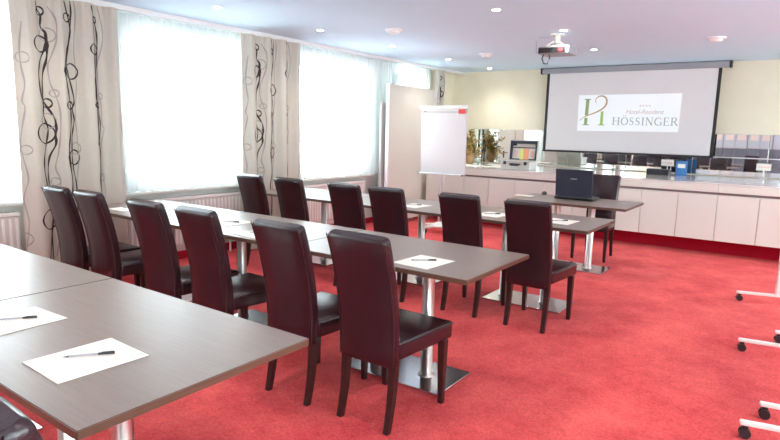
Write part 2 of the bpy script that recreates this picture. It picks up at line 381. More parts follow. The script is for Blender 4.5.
def tulle(y0, y1, label, z0=.80, z1=2.50):
    b = MB(); wd = y1-y0; nx = int(wd/.012); nz = 14; vs = []; fs = []
    ph = y0*3.1
    for j in range(nz+1):
        f = j/nz
        for i in range(nx+1):
            y = wd*i/nx
            x = .012*math.sin(2*PI*y/.11+ph+.8*math.sin(y*3))+.006*math.sin(2*PI*y/.047)*f+.010*math.sin(y*5+ph)*(1-f)
            zz = z0+(z1-z0)*f+(.008*math.sin(2*PI*y/.11+1) if j == 0 else 0)
            vs.append((x, y, zz))
    for j in range(nz):
        for i in range(nx): a = j*(nx+1)+i; fs.append((a, a+1, a+nx+2, a+nx+1))
    b.add(vs, fs, 0, True)
    # hem band: a second layer along the bottom
    hem = [(x+.003, y, z if z < z0+.03 else z0+.05) for x, y, z in vs[:2*(nx+1)]]
    b.add(hem, [(i, i+1, nx+2+i, nx+1+i) for i in range(nx)], 0, True)
    return tag(b.build('sheer_curtain', M_tulle, loc=(-5.36, y0, 0)), label, 'curtain', 'white sheer curtains at the windows')
tulle(-3.5, .2, 'white sheer curtain over the windows behind the camera')
tulle(.25, 2.24, 'white sheer curtain at the left edge, left of the nearest patterned curtain')
tulle(2.88, 4.56, 'white sheer curtain over the window between the two patterned curtains')
tulle(5.26, 7.42, 'wide white sheer curtain right of the second patterned curtain')
tulle(7.46, 8.66, 'white sheer curtain showing above the beige standing panel')

drape('curtain', -2.05, .85, 'cream vine print curtain behind the camera, farthest from the screen, seen only in the mirrors')
drape('curtain', .22, .80, 'cream vine print curtain outside the left photo edge, beside the nearest table row')
# ------------------------------------------------------------------ beige divider panels in front of the last window
r = empty('divider_panel', (-5.14, 7.78, 0)); tag(r, 'tall beige divider panel standing before the last window behind the flip chart', 'divider panel')
b = MB(); b.box((0, 0, 1.10), (.05, 1.27, 2.09), bevel=.006); b.build('board', M_cream, r)
for s in (-1, 1):
    b = MB(); b.box((0, s*.643, 1.10), (.06, .016, 2.09), bevel=.003); b.build('edge_strip', M_trim, r)
for s in (-1, 1):
    b = MB(); b.box((.02, s*.45, .03), (.14, .05, .06), bevel=.01); b.build('foot', M_alu, r)
b = MB(); b.box((.035, .42, 1.02), (.02, .03, .14), bevel=.006); b.cyl((.03, .42, 1.05), (.075, .42, 1.05), .009); b.cyl((.075, .42, 1.05), (.075, .32, 1.05), .009); b.build('handle', M_black, r)
r = empty('divider_panel', (-5.23, 7.60, 0)); tag(r, 'lower grey divider panel just behind the tall beige one, only its left edge showing', 'divider panel')
b = MB(); b.box((0, 0, .97), (.04, 1.03, 1.82), bevel=.006); b.build('board', M_board_grey, r)
for s in (-1, 1):
    b = MB(); b.box((0, s*.38, .03), (.06, .05, .06), bevel=.01); b.build('foot', M_alu, r)

# ------------------------------------------------------------------ back counter
YC = 8.10; X0, X1 = -5.02, 2.6
def front(xa, xb, za, zb, nm, m, parent, t=.02):
    b = MB(); b.box(((xa+xb)/2, YC+t/2, (za+zb)/2), (xb-xa-.006, t, zb-za), bevel=.002, seg=1); return b.build(nm, m, parent)
dx = [-5.02, -4.75, -4.32, -3.89, -3.46, -3.02, -2.58, -2.13, -1.68, -1.24, -.80, -.36, .08, .52, .96, 1.40, 1.84, 2.22, 2.6]
for i in range(0, 18, 2):
    a, m_, c = dx[i], dx[i+1], dx[i+2]
    r = empty('cabinet', (0, 0, 0)); cx = (a+c)/2; r.location = (cx, YC+.3, 0)
    where = ['second from the left wall, behind the flip chart', '', '']
    nm_ = ['at the far left behind the divider panel and flip chart', 'just right of the flip chart, under the white sheets', 'under the open silver case',
           'directly behind the laptop', 'behind the presenter chair', 'below the right half of the projection screen', 'right of the screen, behind the farthest pinboard',
           'second from the right end, out past the pinboards', 'at the right end against the right wall'][i//2]
    tag(r, 'pale base cabinet '+nm_, 'cabinet', 'base cabinets of the back counter')
    bb = MB(); bb.box((0, .26, .543), (c-a, 1.03-.0, .696)); 
    o = bb.build('body', M_cab, r)
    kk = MB(); kk.box((0, .275, .0975), (c-a, .60, .195)); kk.build('plinth', M_skirt, r)
    gg = MB(); gg.box((0, -.268, .785), (c-a, .02, .026)); gg.build('groove_strip', M_gap, r)
    for (p, q) in ((a, m_), (m_, c)):
        d = MB(); d.box(((p+q)/2-cx, -.29, .483), (q-p-.005, .02, .570), bevel=.002, seg=1); d.build('door', M_cab, r)
    d = MB(); d.box((0, -.29, .846), (c-a-.005, .02, .092), bevel=.002, seg=1); d.build('drawer_front', M_cab, r)
r = empty('worktop', ((X0+X1)/2, 8.9, .895)); tag(r, 'long glossy pale worktop along the back wall on top of the white cabinets', 'worktop')
b = MB(); b.box((0, .025, .007), (X1-X0, 1.645, .016), bevel=.002); b.build('slab', M_top, r)
# mirror band: separate mirror sheets side by side
mx = [-5.12, -4.2, -3.25, -2.3, -1.35, -.40, .55, 1.5, 2.5]
for i in range(8):
    a, c = mx[i], mx[i+1]
    b = MB(); b.box((0, 0, 0), (c-a-.006, .012, .60), bevel=.003, seg=1)
    nm_ = ['behind the dried bouquet', 'behind the open silver case', 'under the left half of the screen', 'under the middle of the screen', 'under the right edge of the screen', 'right of the screen', 'far right beyond the picture edge', 'at the right end near the right wall'][i]
    tag(b.build('mirror', M_mirror, loc=((a+c)/2, YB-.007, 1.22)), 'frameless wall mirror sheet above the worktop, '+nm_, 'mirror', 'mirror sheets along the back wall')
r = box_obj('glass_shelf_rail', (-1.66, YB-.04, 1.178), (2.5, YB-.015, 1.192), M_alu); tag(r, 'thin silver rail across the mirrors right of and below the projection screen', 'rail')

# ------------------------------------------------------------------ tables
def make_table():
    r = empty('conference_table')
    tp = MB(); bm = bmesh.new(); bmesh.ops.create_cube(bm, size=1)
    for v in bm.verts: v.co = Vector((v.co.x*1.270, v.co.y*.80, v.co.z*.026))
    bmesh.ops.bevel(bm, geom=bm.edges[:], offset=.0025, segments=2, affect='EDGES')
    bm.normal_update(); ups = [f.index for f in bm.faces if abs(f.normal.z) > .9]
    bm.verts.index_update(); bm.faces.index_update()
    vs = [v.co[:] for v in bm.verts]
    tp.add(vs, [[v.index for v in f.verts] for f in bm.faces if abs(f.normal.z) > .9], 0)
    tp.add(vs, [[v.index for v in f.verts] for f in bm.faces if abs(f.normal.z) <= .9], 1); bm.free()
    tp.build('tabletop', [M_lam, M_lam_edge], r, loc=(0, 0, .727))
    bp = MB(); bp.box((.060, -.055, .008), (.70, .39, .014), bevel=.003); bp.build('base_plate', M_chrome, r)
    for s in (-1, 1):
        c = MB(); c.lathe([(.050, .015), (.050, .02), (.037, .024), (.036, .66), (.036, .704)], c=(.018+s*.190, -.055, 0), n=32); c.build('column', M_steel, r)
        p = MB(); p.box((.018+s*.190, -.055, .708), (.16, .34, .010), bevel=.002); p.build('mounting_plate', M_black, r)
    return r
T0 = make_table()
tabs = [  # right edge x, far edge y, label
    (-1.334, 1.418, 'nearest brown table in the foreground, its near corner at the bottom of the photo'),
    (-2.609, 1.420, 'brown table left of the nearest one, cut by the left photo edge'),
    (-3.884, 1.418, 'brown table at the far left of the nearest row, mostly outside the frame'),
    (-1.284, 3.290, 'brown table at the right end of the middle row, beyond the largest chair'),
    (-2.559, 3.292, 'brown table in the middle of the second row, behind the third and fourth chair'),
    (-3.834, 3.290, 'brown table at the window end of the second row'),
    (-1.268, 5.195, 'brown table at the right end of the third row, beside the presenter table'),
    (-2.543, 5.195, 'brown table in the middle of the third row, in front of the flip chart'),
    (-3.818, 5.197, 'brown table at the window end of the third row'),
    (-1.375, 6.80, 'brown presenter table with the open laptop on it')]
for i, (xr, yf, lb) in enumerate(tabs):
    t = T0 if i == 0 else copy_tree(T0)
    t.location = (xr-.6375, yf-.40, 0)
    tag(t, lb, 'table', 'rows of brown conference tables' if i < 9 else None)

# ------------------------------------------------------------------ chairs
def panel_curve(prof, w_bot, w_top, thick, name, parent, m, bevel=.016):
    """upholstered back: side profile list of (y, z), rounded, slightly cushioned"""
    b = MB(); n = len(prof); vs = []; nu = 9; rows = []
    for i, (y, z) in enumerate(prof):
        f = i/(n-1); wd = (w_bot+(w_top-w_bot)*f)/2
        p = prof[max(i-1, 0)]; q = prof[min(i+1, n-1)]
        ty, tz = q[0]-p[0], q[1]-p[1]; l = math.hypot(ty, tz); ny, nz = tz/l, -ty/l      # normal towards +y (front)
        edge = min(i, n-1-i)
        e = 1.0 if edge > 1 else (.90 if edge == 1 else .62)
        h = thick/2*e; wd2 = wd-(0 if edge > 1 else (.003 if edge == 1 else .012))
        ring = []
        rr = min(.016, h*.8)
        def pt(x, d): return (x, y+ny*d, z+nz*d)
        for (x, d) in [(-wd2+rr, h), (-wd2*.4, h+.004*e), (wd2*.4, h+.004*e), (wd2-rr, h), (wd2-rr*.3, h-rr*.3), (wd2, h-rr), (wd2, -h+rr), (wd2-rr*.3, -h+rr*.3), (wd2-rr, -h),
                       (wd2*.4, -h-.002*e), (-wd2*.4, -h-.002*e), (-wd2+rr, -h), (-wd2+rr*.3, -h+rr*.3), (-wd2, -h+rr), (-wd2, h-rr), (-wd2+rr*.3, h-rr*.3)]:
            ring.append(pt(x, d))
        rows.append(ring)
    k = len(rows[0])
    for rg in rows: vs += rg
    b.add(vs, [(j*k+i, j*k+(i+1) % k, (j+1)*k+(i+1) % k, (j+1)*k+i) for j in range(n-1) for i in range(k)], 0, True)
    b.add(vs, [tuple(range(k))[::-1], tuple(range((n-1)*k, n*k))], 0, True)
    return b.build(name, m, parent)
def make_chair():
    r = empty('dining_chair')
    prof = []
    ctl = [(.050, .325), (.050, .333), (.050, .347), (.050, .42), (.048, .50), (.038, .60), (.020, .70), (-.004, .80), (-.030, .89), (-.052, .955), (-.057, .971), (-.060, .980)]
    bk = panel_curve(ctl, .338, .350, .060, 'backrest', r, M_leather)
    for s in (-1, 1):
        pp = MB(); pts = []
        for i, (y, z) in enumerate(ctl[1:-1]):
            f = i/9; wd = (.338+.012*f)/2-.004; pts.append((s*wd, y-.027, z))
        pp.tube(pts, .0032, n=6); pp.build('piping', M_piping, bk)
    sb = MB(); bm = bmesh.new(); bmesh.ops.create_grid(bm, x_segments=10, y_segments=10, size=.5)
    bm.free()
    sb.box((0, .293, .405), (.400, .446, .092), bevel=.020, seg=4, smooth=True)
    vs2 = []
    for i, v in enumerate(sb.v):
        x, y, z = v
        x *= .88+.20*(y-.07)/.46
        if z > .43: z += .008
        vs2.append((x, y, z))
    sb.v = vs2
    se = sb.build('seat', M_leather, r)
    sm = MB(); c = [(-.180, .105), (.180, .105), (.180, .502), (-.180, .502)]
    pts = [(-.181, .10, .440), (-.212, .512, .440), (-.200, .531, .440), (.200, .531, .440), (.212, .512, .440), (.181, .10, .440)]
    sm.tube(pts, .003, n=6); sm.build('seat_piping', M_piping, se)
    for s in (-1, 1):
        # rear leg: curved outwards to the back
        leg = MB(); cen = [(.056, .362), (.054, .30), (.048, .22), (.038, .14), (.022, .06), (.008, 0)]; vs = []
        for (y, z) in cen:
            hw = .0145+.005*(z/.36)
            for (dx_, dy_) in ((-hw, -hw), (hw, -hw), (hw, hw), (-hw, hw)): vs.append((s*.148+dx_, y+dy_, z))
        n = len(cen)
        leg.add(vs, [(j*4+i, j*4+(i+1) % 4, (j+1)*4+(i+1) % 4, (j+1)*4+i) for j in range(n-1) for i in range(4)]+[(0, 1, 2, 3), tuple(range(4*n-4, 4*n))[::-1]])
        leg.build('leg', M_wood, r)
        leg = MB(); leg.box((0, 0, 0), (.044, .044, .362), bevel=.003, seg=1, taper=.66, smooth=False)
        leg.build('leg', M_wood, r, loc=(s*.188, .455, .181))
    return r
C0 = make_chair()
AX = [(-4.58, 2.14, 'at the window end of the middle row'),
      (-4.13, 2.15, 'second from the window in the middle row'),
      (-3.385, 2.13, 'third from the window in the middle row'),
      (-2.88, 2.14, 'fourth from the window in the middle row'),
      (-2.17, 2.12, 'left neighbour of the largest chair in the middle row'),
      (-1.657, 2.14, 'largest whole one, at the right end of the middle row')]
BX = [(-4.56, 4.01, 'leftmost of the far row, before the second patterned curtain'),
      (-4.02, 4.02, 'second from the left in the far row'),
      (-3.32, 4.02, 'third from the left in the far row, before the sheer curtain'),
      (-2.84, 4.00, 'fourth from the left in the far row, before the beige panel'),
      (-2.155, 4.03, 'fifth in the far row, just right of the flip chart base'),
      (-1.587, 4.02, 'rightmost of the far row, standing whole before the laptop')]
first = True
for X, Y, lb in AX+BX:
    c = C0 if first else copy_tree(C0); first = False
    c.location = (X, Y, 0); c.rotation_euler = (0, 0, random.uniform(-.012, .012))
    tag(c, 'dark brown leather chair, '+lb, 'chair', 'leather chairs along the table rows')
c = copy_tree(C0); c.location = (-1.945, 7.27, 0); c.rotation_euler = (0, 0, PI); tag(c, 'dark leather chair behind the laptop table, facing the audience', 'chair')
c = copy_tree(C0); c.location = (-1.16, .422, 0); tag(c, 'dark leather chair cut off by the bottom left corner at the nearest table', 'chair', 'leather chairs along the table rows')

# ------------------------------------------------------------------ papers and pens
def paper(x, y, rz, label, w_=.235, l_=.275):
    b = MB(); b.box((0, 0, .0012), (w_, l_, .0016)); b.box((.0006, -.0006, .0026), (w_-.001, l_-.001, .0008), rot=(0, 0, .004))
    o = b.build('sheet_of_paper', M_paper, loc=(x, y, .7403), rot=(0, 0, rz)); tag(o, label, 'paper', 'white sheets on the tables'); return o
def make_pen():
    r = empty('ballpoint_pen')
    b = MB(); b.cyl((-.055, 0, .006), (.028, 0, .006), .0034, n=10); b.build('barrel', M_grey, r)
    b = MB(); b.cyl((.028, 0, .006), (.075, 0, .006), .0042, n=10); b.box((.055, 0, .0105), (.035, .003, .002)); b.build('cap', M_black, r)
    b = MB(); b.cyl((-.055, 0, .006), (-.070, 0, .006), .0034, .0010, n=10); b.build('tip', M_black, r)
    return r
P0 = make_pen(); used = [0]
def pen(x, y, rz, label):
    p = P0 if not used[0] else copy_tree(P0); used[0] = 1
    p.location = (x, y, .7432); p.rotation_euler = (0, 0, rz); tag(p, label, 'pen', 'pens on the sheets')
PP = [(-1.745, .853, -.03, 'on the nearest table at the lower left', 1, .95),
      (-2.29, .86, .05, 'on the nearest table, cut by the left photo edge', 1, .95),
      (-1.665, 2.69, -.06, 'right end of the middle row, beyond the largest chair', 1, .7),
      (-2.99, 2.67, -.03, 'middle row, touching the back of the largest chair\'s neighbour', 1, .7),
      (-3.49, 2.83, .02, 'middle row, just right of the fourth chair back', 1, .4),
      (-4.70, 2.74, .0, 'window end of the middle row, between second and third chair', 1, .6),
      (-3.04, 4.70, -.1, 'far row, between the fourth and fifth chair', 1, .6),
      (-2.20, 4.69, -.06, 'far row, between the fifth and sixth chair', 1, .7),
      (-1.60, 4.73, -.05, 'right end of the far row, right of the last chair', 1, .7)]
for x, y, rz, lb, hp, pr in PP:
    paper(x, y, rz, 'white sheet of paper, '+lb)
    pen(x-.01, y+.01, pr, 'pen with black cap, '+lb)
paper(-2.62, 6.42, 1.5, 'white sheet on the presenter table left of the laptop', .12, .21)

# ------------------------------------------------------------------ laptop and mouse
r = empty('laptop', (-2.045, 6.56, .7402), PI+.02); tag(r, 'open black laptop on the presenter table, back of the lid towards the room', 'laptop')
b = MB(); b.box((0, .0, .016), (.43, .29, .026), bevel=.008, seg=3); b.build('base', M_black, r)
b = MB()
for j in range(5):
    for i in range(15): b.box((-.168+i*.024, -.062+j*.021-.02+.04, .030), (.019, .017, .003))
b.build('keyboard', M_dgrey, r)
l = MB(); tl = .16
l.box((0, .0, .164), (.41, .014, .31), bevel=.006, seg=3)
lid = l.build('screen_lid', M_dgrey, r, loc=(0, -.0, 0)); lid.location = (0, .135, .024); lid.rotation_euler = (-.12, 0, 0)
b = MB(); b.box((0, -.0085, .166), (.38, .002, .265)); b.build('display', M_black, lid)
b = MB(); b.box((0, .0078, .215), (.07, .0016, .010)); b.build('lid_badge', M_alu, lid)
b = MB(); b.cyl((-.17, .145, .026), (.17, .145, .026), .010, n=12); b.build('hinge', M_black, r)
r = empty('computer_mouse', (-2.50, 6.75, .7402), .3); tag(r, 'small dark computer mouse left of the laptop on the presenter table', 'computer mouse')
b = MB(); bm = bmesh.new(); bmesh.ops.create_uvsphere(bm, u_segments=16, v_segments=10, radius=1)
for v in bm.verts: v.co = Vector((v.co.x*.033, v.co.y*.056, max(v.co.z, -.1)*.034+.004))
b.bm(bm, 0, True); b.build('shell', M_black, r)
b = MB(); b.cyl((-.004, .025, .034), (.004, .025, .034), .006, n=10); b.build('scroll_wheel', M_grey, r)

# ------------------------------------------------------------------ projection screen
YS = 9.62
r = empty('projection_screen', (-2.345, YS, 1.18)); tag(r, 'large pull-down projection screen with black borders hanging on the back wall', 'projection screen')
sx0, sx1, sz0, sz1 = -3.665+.0, -1.09, 1.18, 2.47
cx = -2.345
b = MB(); b.box((-.01, 0, (sz0+sz1)/2-1.18+.01), (2.47, .006, sz1-sz0-.02)); fab = b.build('screen_fabric', M_screen, r)
for s in (-1, 1):
    b = MB(); b.box((-.01+s*1.262, -.001, (sz1-sz0)/2), (.044, .008, sz1-sz0)); b.build('black_border', M_black, r)
b = MB(); b.box((-.01, -.004, .005), (2.58, .028, .032), bevel=.006); b.build('bottom_bar', M_black, r)
b = MB(); b.box((-.005, .005, 1.318), (2.74, .085, .09), bevel=.012); b.build('roller_case', M_grey, r)
for s in (-1, 1):
    b = MB(); b.box((-.005+s*1.385, .005, 1.318), (.03, .095, .095), bevel=.008); b.build('end_cap', M_black, r)
# the slide
def wpt(x, z): return (x+2.345, -.0052, z-1.18)
b = MB(); q = [(-3.075, 1.526), (-1.565, 1.534), (-1.555, 2.105), (-3.085, 2.097)]
vs = [wpt(x, z) for x, z in q]; vs += [(x, y+.0012, z) for x, y, z in vs]
b.add(vs, [(0, 1, 2, 3), (7, 6, 5, 4), (0, 4, 5, 1), (1, 5, 6, 2), (2, 6, 7, 3), (3, 7, 4, 0)])
slide = b.build('projected_slide', M_slide, r); slide['label'] = 'white projected slide with green and gold hotel logo'
def stroke(mb, pts, wd, y=-.0068):
    """flat ribbon in the screen plane; wd number or list"""
    n = len(pts); vs = []
    for i, (x, z) in enumerate(pts):
        a = pts[max(i-1, 0)]; c = pts[min(i+1, n-1)]; dx_, dz_ = c[0]-a[0], c[1]-a[1]; l = math.hypot(dx_, dz_) or 1
        w2 = (wd[i] if isinstance(wd, (list, tuple)) else wd)/2
        vs += [(x-dz_/l*w2+2.345, y, z+dx_/l*w2-1.18), (x+dz_/l*w2+2.345, y, z-dx_/l*w2-1.18)]
    mb.add(vs, [(2*i, 2*i+1, 2*i+3, 2*i+2) for i in range(n-1)])
def glyph(mb, ch, x, z, h, wd):
    tk, tn = h*.15, h*.055
    S = lambda pts, w_: stroke(mb, [(x+px*wd, z+pz*h) for px, pz in pts], w_)
    def serif(px, pz, l=.28): stroke(mb, [(x+px*wd-l*wd/2, z+pz*h), (x+px*wd+l*wd/2, z+pz*h)], tn)
    def arc(cx_, cz_, rx, rz, a0, a1, n=18): return [(cx_+rx*math.cos(math.radians(a0+(a1-a0)*i/n)), cz_+rz*math.sin(math.radians(a0+(a1-a0)*i/n))) for i in range(n+1)]
    if ch == 'H':
        S([(.2, 0), (.2, 1)], tk); S([(.8, 0), (.8, 1)], tk); S([(.2, .52), (.8, .52)], tn)
        for a in (.2, .8): serif(a, .02, .36); serif(a, .98, .36)
    elif ch in 'OÖ':
        p = arc(.5, .5, .40, .48, 0, 360, 32); S(p, [tn+(tk-tn)*abs(math.cos(2*PI*i/32)) for i in range(33)])
        if ch == 'Ö':
            for a in (.36, .64): S([(a, 1.16), (a, 1.28)], h*.12)
    elif ch == 'S':
        p = arc(.5, .74, .26, .24, 30, 270, 14)+arc(.5, .26, .29, .24, 90, -150, 14)
        n = len(p); S(p, [tn+(tk-tn)*math.sin(PI*i/(n-1))**2 for i in range(n)]); S([(.74, .74), (.74, .98)], tn); S([(.24, .02), (.24, .26)], tn)
    elif ch == 'I': S([(.5, 0), (.5, 1)], tk); serif(.5, .02, .5); serif(.5, .98, .5)
    elif ch == 'N':
        S([(.18, 0), (.18, 1)], tn*1.2); S([(.82, 0), (.82, 1)], tn*1.2); S([(.18, 1), (.82, 0)], tk)
        serif(.18, .02); serif(.18, .98); serif(.82, .98)
    elif ch == 'G':
        p = arc(.52, .5, .40, .48, 48, 320, 24); S(p, [tn+(tk-tn)*math.sin(PI*i/24)**2 for i in range(25)]); S([(.84, .02), (.84, .42)], tk*.9); serif(.82, .42, .34); S([(.80, .72), (.80, .95)], tn)
    elif ch == 'E':
        S([(.25, 0), (.25, 1)], tk); S([(.12, .98), (.8, .98)], tn); S([(.12, .02), (.84, .02)], tn); S([(.25, .52), (.66, .52)], tn)
        S([(.80, .80), (.80, 1)], tn); S([(.84, 0), (.84, .22)], tn); S([(.66, .42), (.66, .62)], tn)
    elif ch == 'R':
        S([(.22, 0), (.22, 1)], tk); serif(.22, .02, .34); S([(.12, .98), (.5, .98)], tn)
        p = arc(.46, .75, .27, .23, 90, -90, 14); S(p, [tn+(tk-tn)*math.sin(PI*i/14) for i in range(15)]); S([(.22, .52), (.46, .52)], tn)
        S([(.46, .52), (.88, .02)], tk); serif(.88, .02, .2)
mb = MB(); x = -2.535; 
for ch, wd in zip('HÖSSINGER', (.128, .118, .085, .085, .058, .120, .122, .098, .112)):
    glyph(mb, ch, x, 1.628, .118, wd); x += wd*1.005+.004
nm = mb.build('hotel_name_lettering', M_ltext, slide)
# small line over it and the four stars
def text_mesh(body, size, shear, loc, m, parent, name, sx=1.):
    cu = bpy.data.curves.new(name, 'FONT'); cu.body = body; cu.size = size; cu.shear = shear; cu.align_x = 'CENTER'
    o = bpy.data.objects.new(name, cu); COL.objects.link(o); bpy.context.view_layer.update()
    me = bpy.data.meshes.new_from_object(o.evaluated_get(bpy.context.evaluated_depsgraph_get()))
    bpy.data.objects.remove(o); me.materials.clear(); me.materials.append(m)
    me.transform(Matrix.Scale(sx, 4, (1, 0, 0)))
    t = bpy.data.objects.new(name, me); COL.objects.link(t); t.location = loc; t.rotation_euler = (PI/2, 0, 0); t.parent = parent
    return t
text_mesh('Hotel-Residenz', .098, .35, (-2.065+2.345, -.0068, 1.800-1.18), M_stext, slide, 'hotel_residenz_lettering', .90)
mb = MB()
for i in range(4):
    sx, sz = -2.128+i*.045, 1.925; vs = []
    for k in range(10):
        a = PI/2+k*PI/5; rr = .015 if k % 2 == 0 else .006; vs.append((sx+rr*math.cos(a)+2.345, -.0068, sz+rr*math.sin(a)-1.18))
    mb.add(vs, [tuple(range(10))])
mb.build('four_stars', M_gold, slide)
# emblem: serif pillar I left, short pillar right, swoosh curling over like a 2
mb = MB()
stroke(mb, [(-2.940, 1.775), (-2.935, 2.030)], .052); stroke(mb, [(-2.985, 2.030), (-2.885, 2.030)], .014)
stroke(mb, [(-2.945, 1.625), (-2.944, 1.735)], .050); stroke(mb, [(-2.995, 1.625), (-2.890, 1.625)], .014)
mb.build('emblem_pillar', M_green, slide)
mb = MB(); stroke(mb, [(-2.695, 1.625), (-2.695, 1.840)], [.048, .040]); stroke(mb, [(-2.745, 1.625), (-2.645, 1.625)], .014)
mb.build('emblem_short_pillar', M_lgreen, slide)
mb = MB(); p = [(-2.795, 1.975), (-2.812, 2.005), (-2.800, 2.045), (-2.755, 2.075), (-2.700, 2.078), (-2.655, 2.050), (-2.635, 2.000), (-2.645, 1.940), (-2.690, 1.885), (-2.760, 1.840), (-2.850, 1.800), (-2.940, 1.765), (-3.005, 1.730), (-3.045, 1.690)]
q = smooth_line(p, 5); n = len(q); stroke(mb, q, [.010+.018*math.sin(PI*i/(n-1))**2 for i in range(n)], y=-.0075)
mb.build('emblem_swoosh', M_gold, slide)

# ------------------------------------------------------------------ ceiling projector
r = empty('ceiling_projector', (-2.34, 6.42, 2.40)); tag(r, 'small dark projector hanging upside down under the ceiling before the screen', 'projector')
b = MB(); b.box((.01, 0, -.035), (.34, .27, .085), bevel=.014, seg=3); b.build('housing', M_grey, r)
b = MB(); b.box((-.01, -.137, -.035), (.30, .006, .055), bevel=.002, seg=1)
for k in range(5): b.box((-.13+k*.035, -.141, -.035), (.012, .004, .04))
b.build('connector_panel', M_black, r)
b = MB(); b.cyl((.09, -.138, -.035), (.09, -.150, -.035), .024, n=20); b.build('vent_knob', M_led, r)
b = MB(); b.cyl((.08, .135, -.035), (.08, .160, -.035), .035, n=24); b.build('lens', M_black, r)
b = MB(); b.box((0, 0, .015), (.20, .18, .018), bevel=.004)
for sx_ in (-1, 1):
    for sy_ in (-1, 1): b.tube([(sx_*.09, sy_*.08, .02), (sx_*.05, sy_*.05, .05), (sx_*.03, sy_*.03, .07)], .008)
b.cyl((0, 0, .05), (0, 0, .14), .03); b.cyl((0, 0, .135), (0, 0, .15), .075); b.build('ceiling_mount', M_metalw, r)
b = MB(); b.tube([(-.10, -.12, -.07), (-.115, -.13, -.12), (-.09, -.14, -.175), (-.05, -.14, -.18), (-.03, -.13, -.12), (-.04, -.12, -.07)], .008); b.build('power_cable', M_black, r)
b = MB(); b.tube([(-.18, -.05, -.06), (-.215, -.06, -.04), (-.22, -.06, .08), (-.18, -.05, .12), (-.10, -.02, .12), (-.03, 0, .13)], .0035); b.build('signal_cable', M_grey, r)

# ------------------------------------------------------------------ ceiling lights and smoke detectors
def make_light():
    r = empty('ceiling_spotlight')
    b = MB(); b.lathe([(.034, -.001), (.034, -.006), (.044, -.007), (.050, -.003), (.050, 0.0)], n=28); b.build('trim_ring', M_lampring, r)
    b = MB(); b.lathe([(.0, -.003), (.018, -.010), (.034, -.006), (.034, -.001)], n=24); b.build('bulb', M_lamp, r)
    return r
L0 = make_light(); lf = [0]
LN = {(-4.54, 3.59): 'nearest in the window row, at the top left of the photo', (-4.54, 4.98): 'second along the row beside the windows', (-4.54, 6.37): 'third along the row beside the windows',
      (-4.54, 7.85): 'fourth along the row beside the windows, above the flip chart', (-4.52, 9.22): 'farthest in the window row, close to the back wall',
      (-2.37, 4.91): 'at the top centre of the photo, before the projector', (-2.35, 6.42): 'right above the projector', (-2.335, 7.74): 'between projector and screen'}
POS = list(LN)+[(-4.54, 2.2), (-4.54, .8), (-4.54, -.6), (-4.54, -2.), (-2.37, 3.5), (-2.37, 2.1), (-2.37, .7), (-2.37, -.7), (-2.37, -2.1), (.6, 9.2), (.6, 7.74), (.6, 6.35), (.6, 4.91), (.6, 3.5), (.6, 2.1), (.6, .7), (.6, -.7), (.6, -2.1)]
for x, y in POS:
    l = L0 if not lf[0] else copy_tree(L0); lf[0] = 1
    if (x, y) == (-2.35, 6.42): x, y = -2.20, 6.20
    l.location = (x, y, ZC)
    k = LN.get((x, y)) or ('right above the projector' if y == 6.20 else None)
    tag(l, 'small recessed ceiling spotlight, '+(k or 'outside the picture in the same grid'), 'ceiling light', 'recessed ceiling spotlights')
    ld = bpy.data.lights.new('spot_bulb', 'SPOT'); ld.energy = 5; ld.color = (1, .95, .88); ld.spot_size = 2.3; ld.spot_blend = .9; ld.shadow_soft_size = .04
    lo = bpy.data.objects.new('spotlight_beam', ld); COL.objects.link(lo); lo.parent = l; lo.location = (0, 0, -.03)
b0 = None
for x, y, lb in ((-3.785, 5.34, 'nearest the camera, by the second window'), (-3.778, 7.576, 'middle one, above the flip chart'), (-.911, 7.385, 'above and right of the projection screen')):
    if b0 is None:
        b0 = empty('smoke_detector'); q = MB(); q.lathe([(.095, 0), (.095, -.012), (.085, -.018)], n=30); q.build('base', M_trim, b0)
        q = MB(); q.lathe([(.062, -.018), (.062, -.034), (.050, -.044), (.0, -.046)], n=30); q.build('sensor_dome', M_trim, b0); d = b0
    else: d = copy_tree(b0)
    d.location = (x, y, ZC); tag(d, 'round white smoke detector on the ceiling, '+lb, 'smoke detector', 'smoke detectors on the ceiling')

# ------------------------------------------------------------------ flip chart
r = empty('flip_chart', (-4.21, 7.22, 0)); tag(r, 'white flip chart easel with red label on its top bar, on a wheeled base', 'flip chart')
b = MB(); b.box((0, 0, 1.33), (.74, .025, .94), bevel=.006, rot=(.03, 0, 0)); bd = b.build('board', M_wb, r)
b = MB(); b.box((0, -.018, 1.80), (.80, .05, .050), bevel=.008); bar = b.build('clamp_bar', M_metalw, r)
b = MB(); b.box((0, -.016, 1.745), (.74, .018, .055), bevel=.003); b.build('header_strip', M_board_grey, r)
b = MB(); b.box((.30, -.030, 1.742), (.105, .012, .060), bevel=.002, seg=1); b.build('red_label', M_red, r)
b = MB(); b.box((-.30, -.027, 1.74), (.03, .006, .012)); b.build('bar_marking', M_dgrey, r)
b = MB(); b.box((0, -.035, .858), (.74, .07, .018), bevel=.004); b.build('pen_tray', M_alu, r)
for s in (-1, 1):
    b = MB(); b.box((s*.365, -.07, .858), (.018, .012, .024), bevel=.002); b.build('tray_end', M_black, r)
for s in (-1, 1):
    b = MB(); b.tube([(s*.028-.02, .035, .14), (s*.028-.02, .035, 1.70)], .014, n=12); b.build('post', M_alu, r)
b = MB(); b.lathe([(.05, .08), (.14, .085), (.15, .10), (.10, .125), (.055, .15)], c=(-.02, .035, 0)); b.build('hub', M_metalw, r)
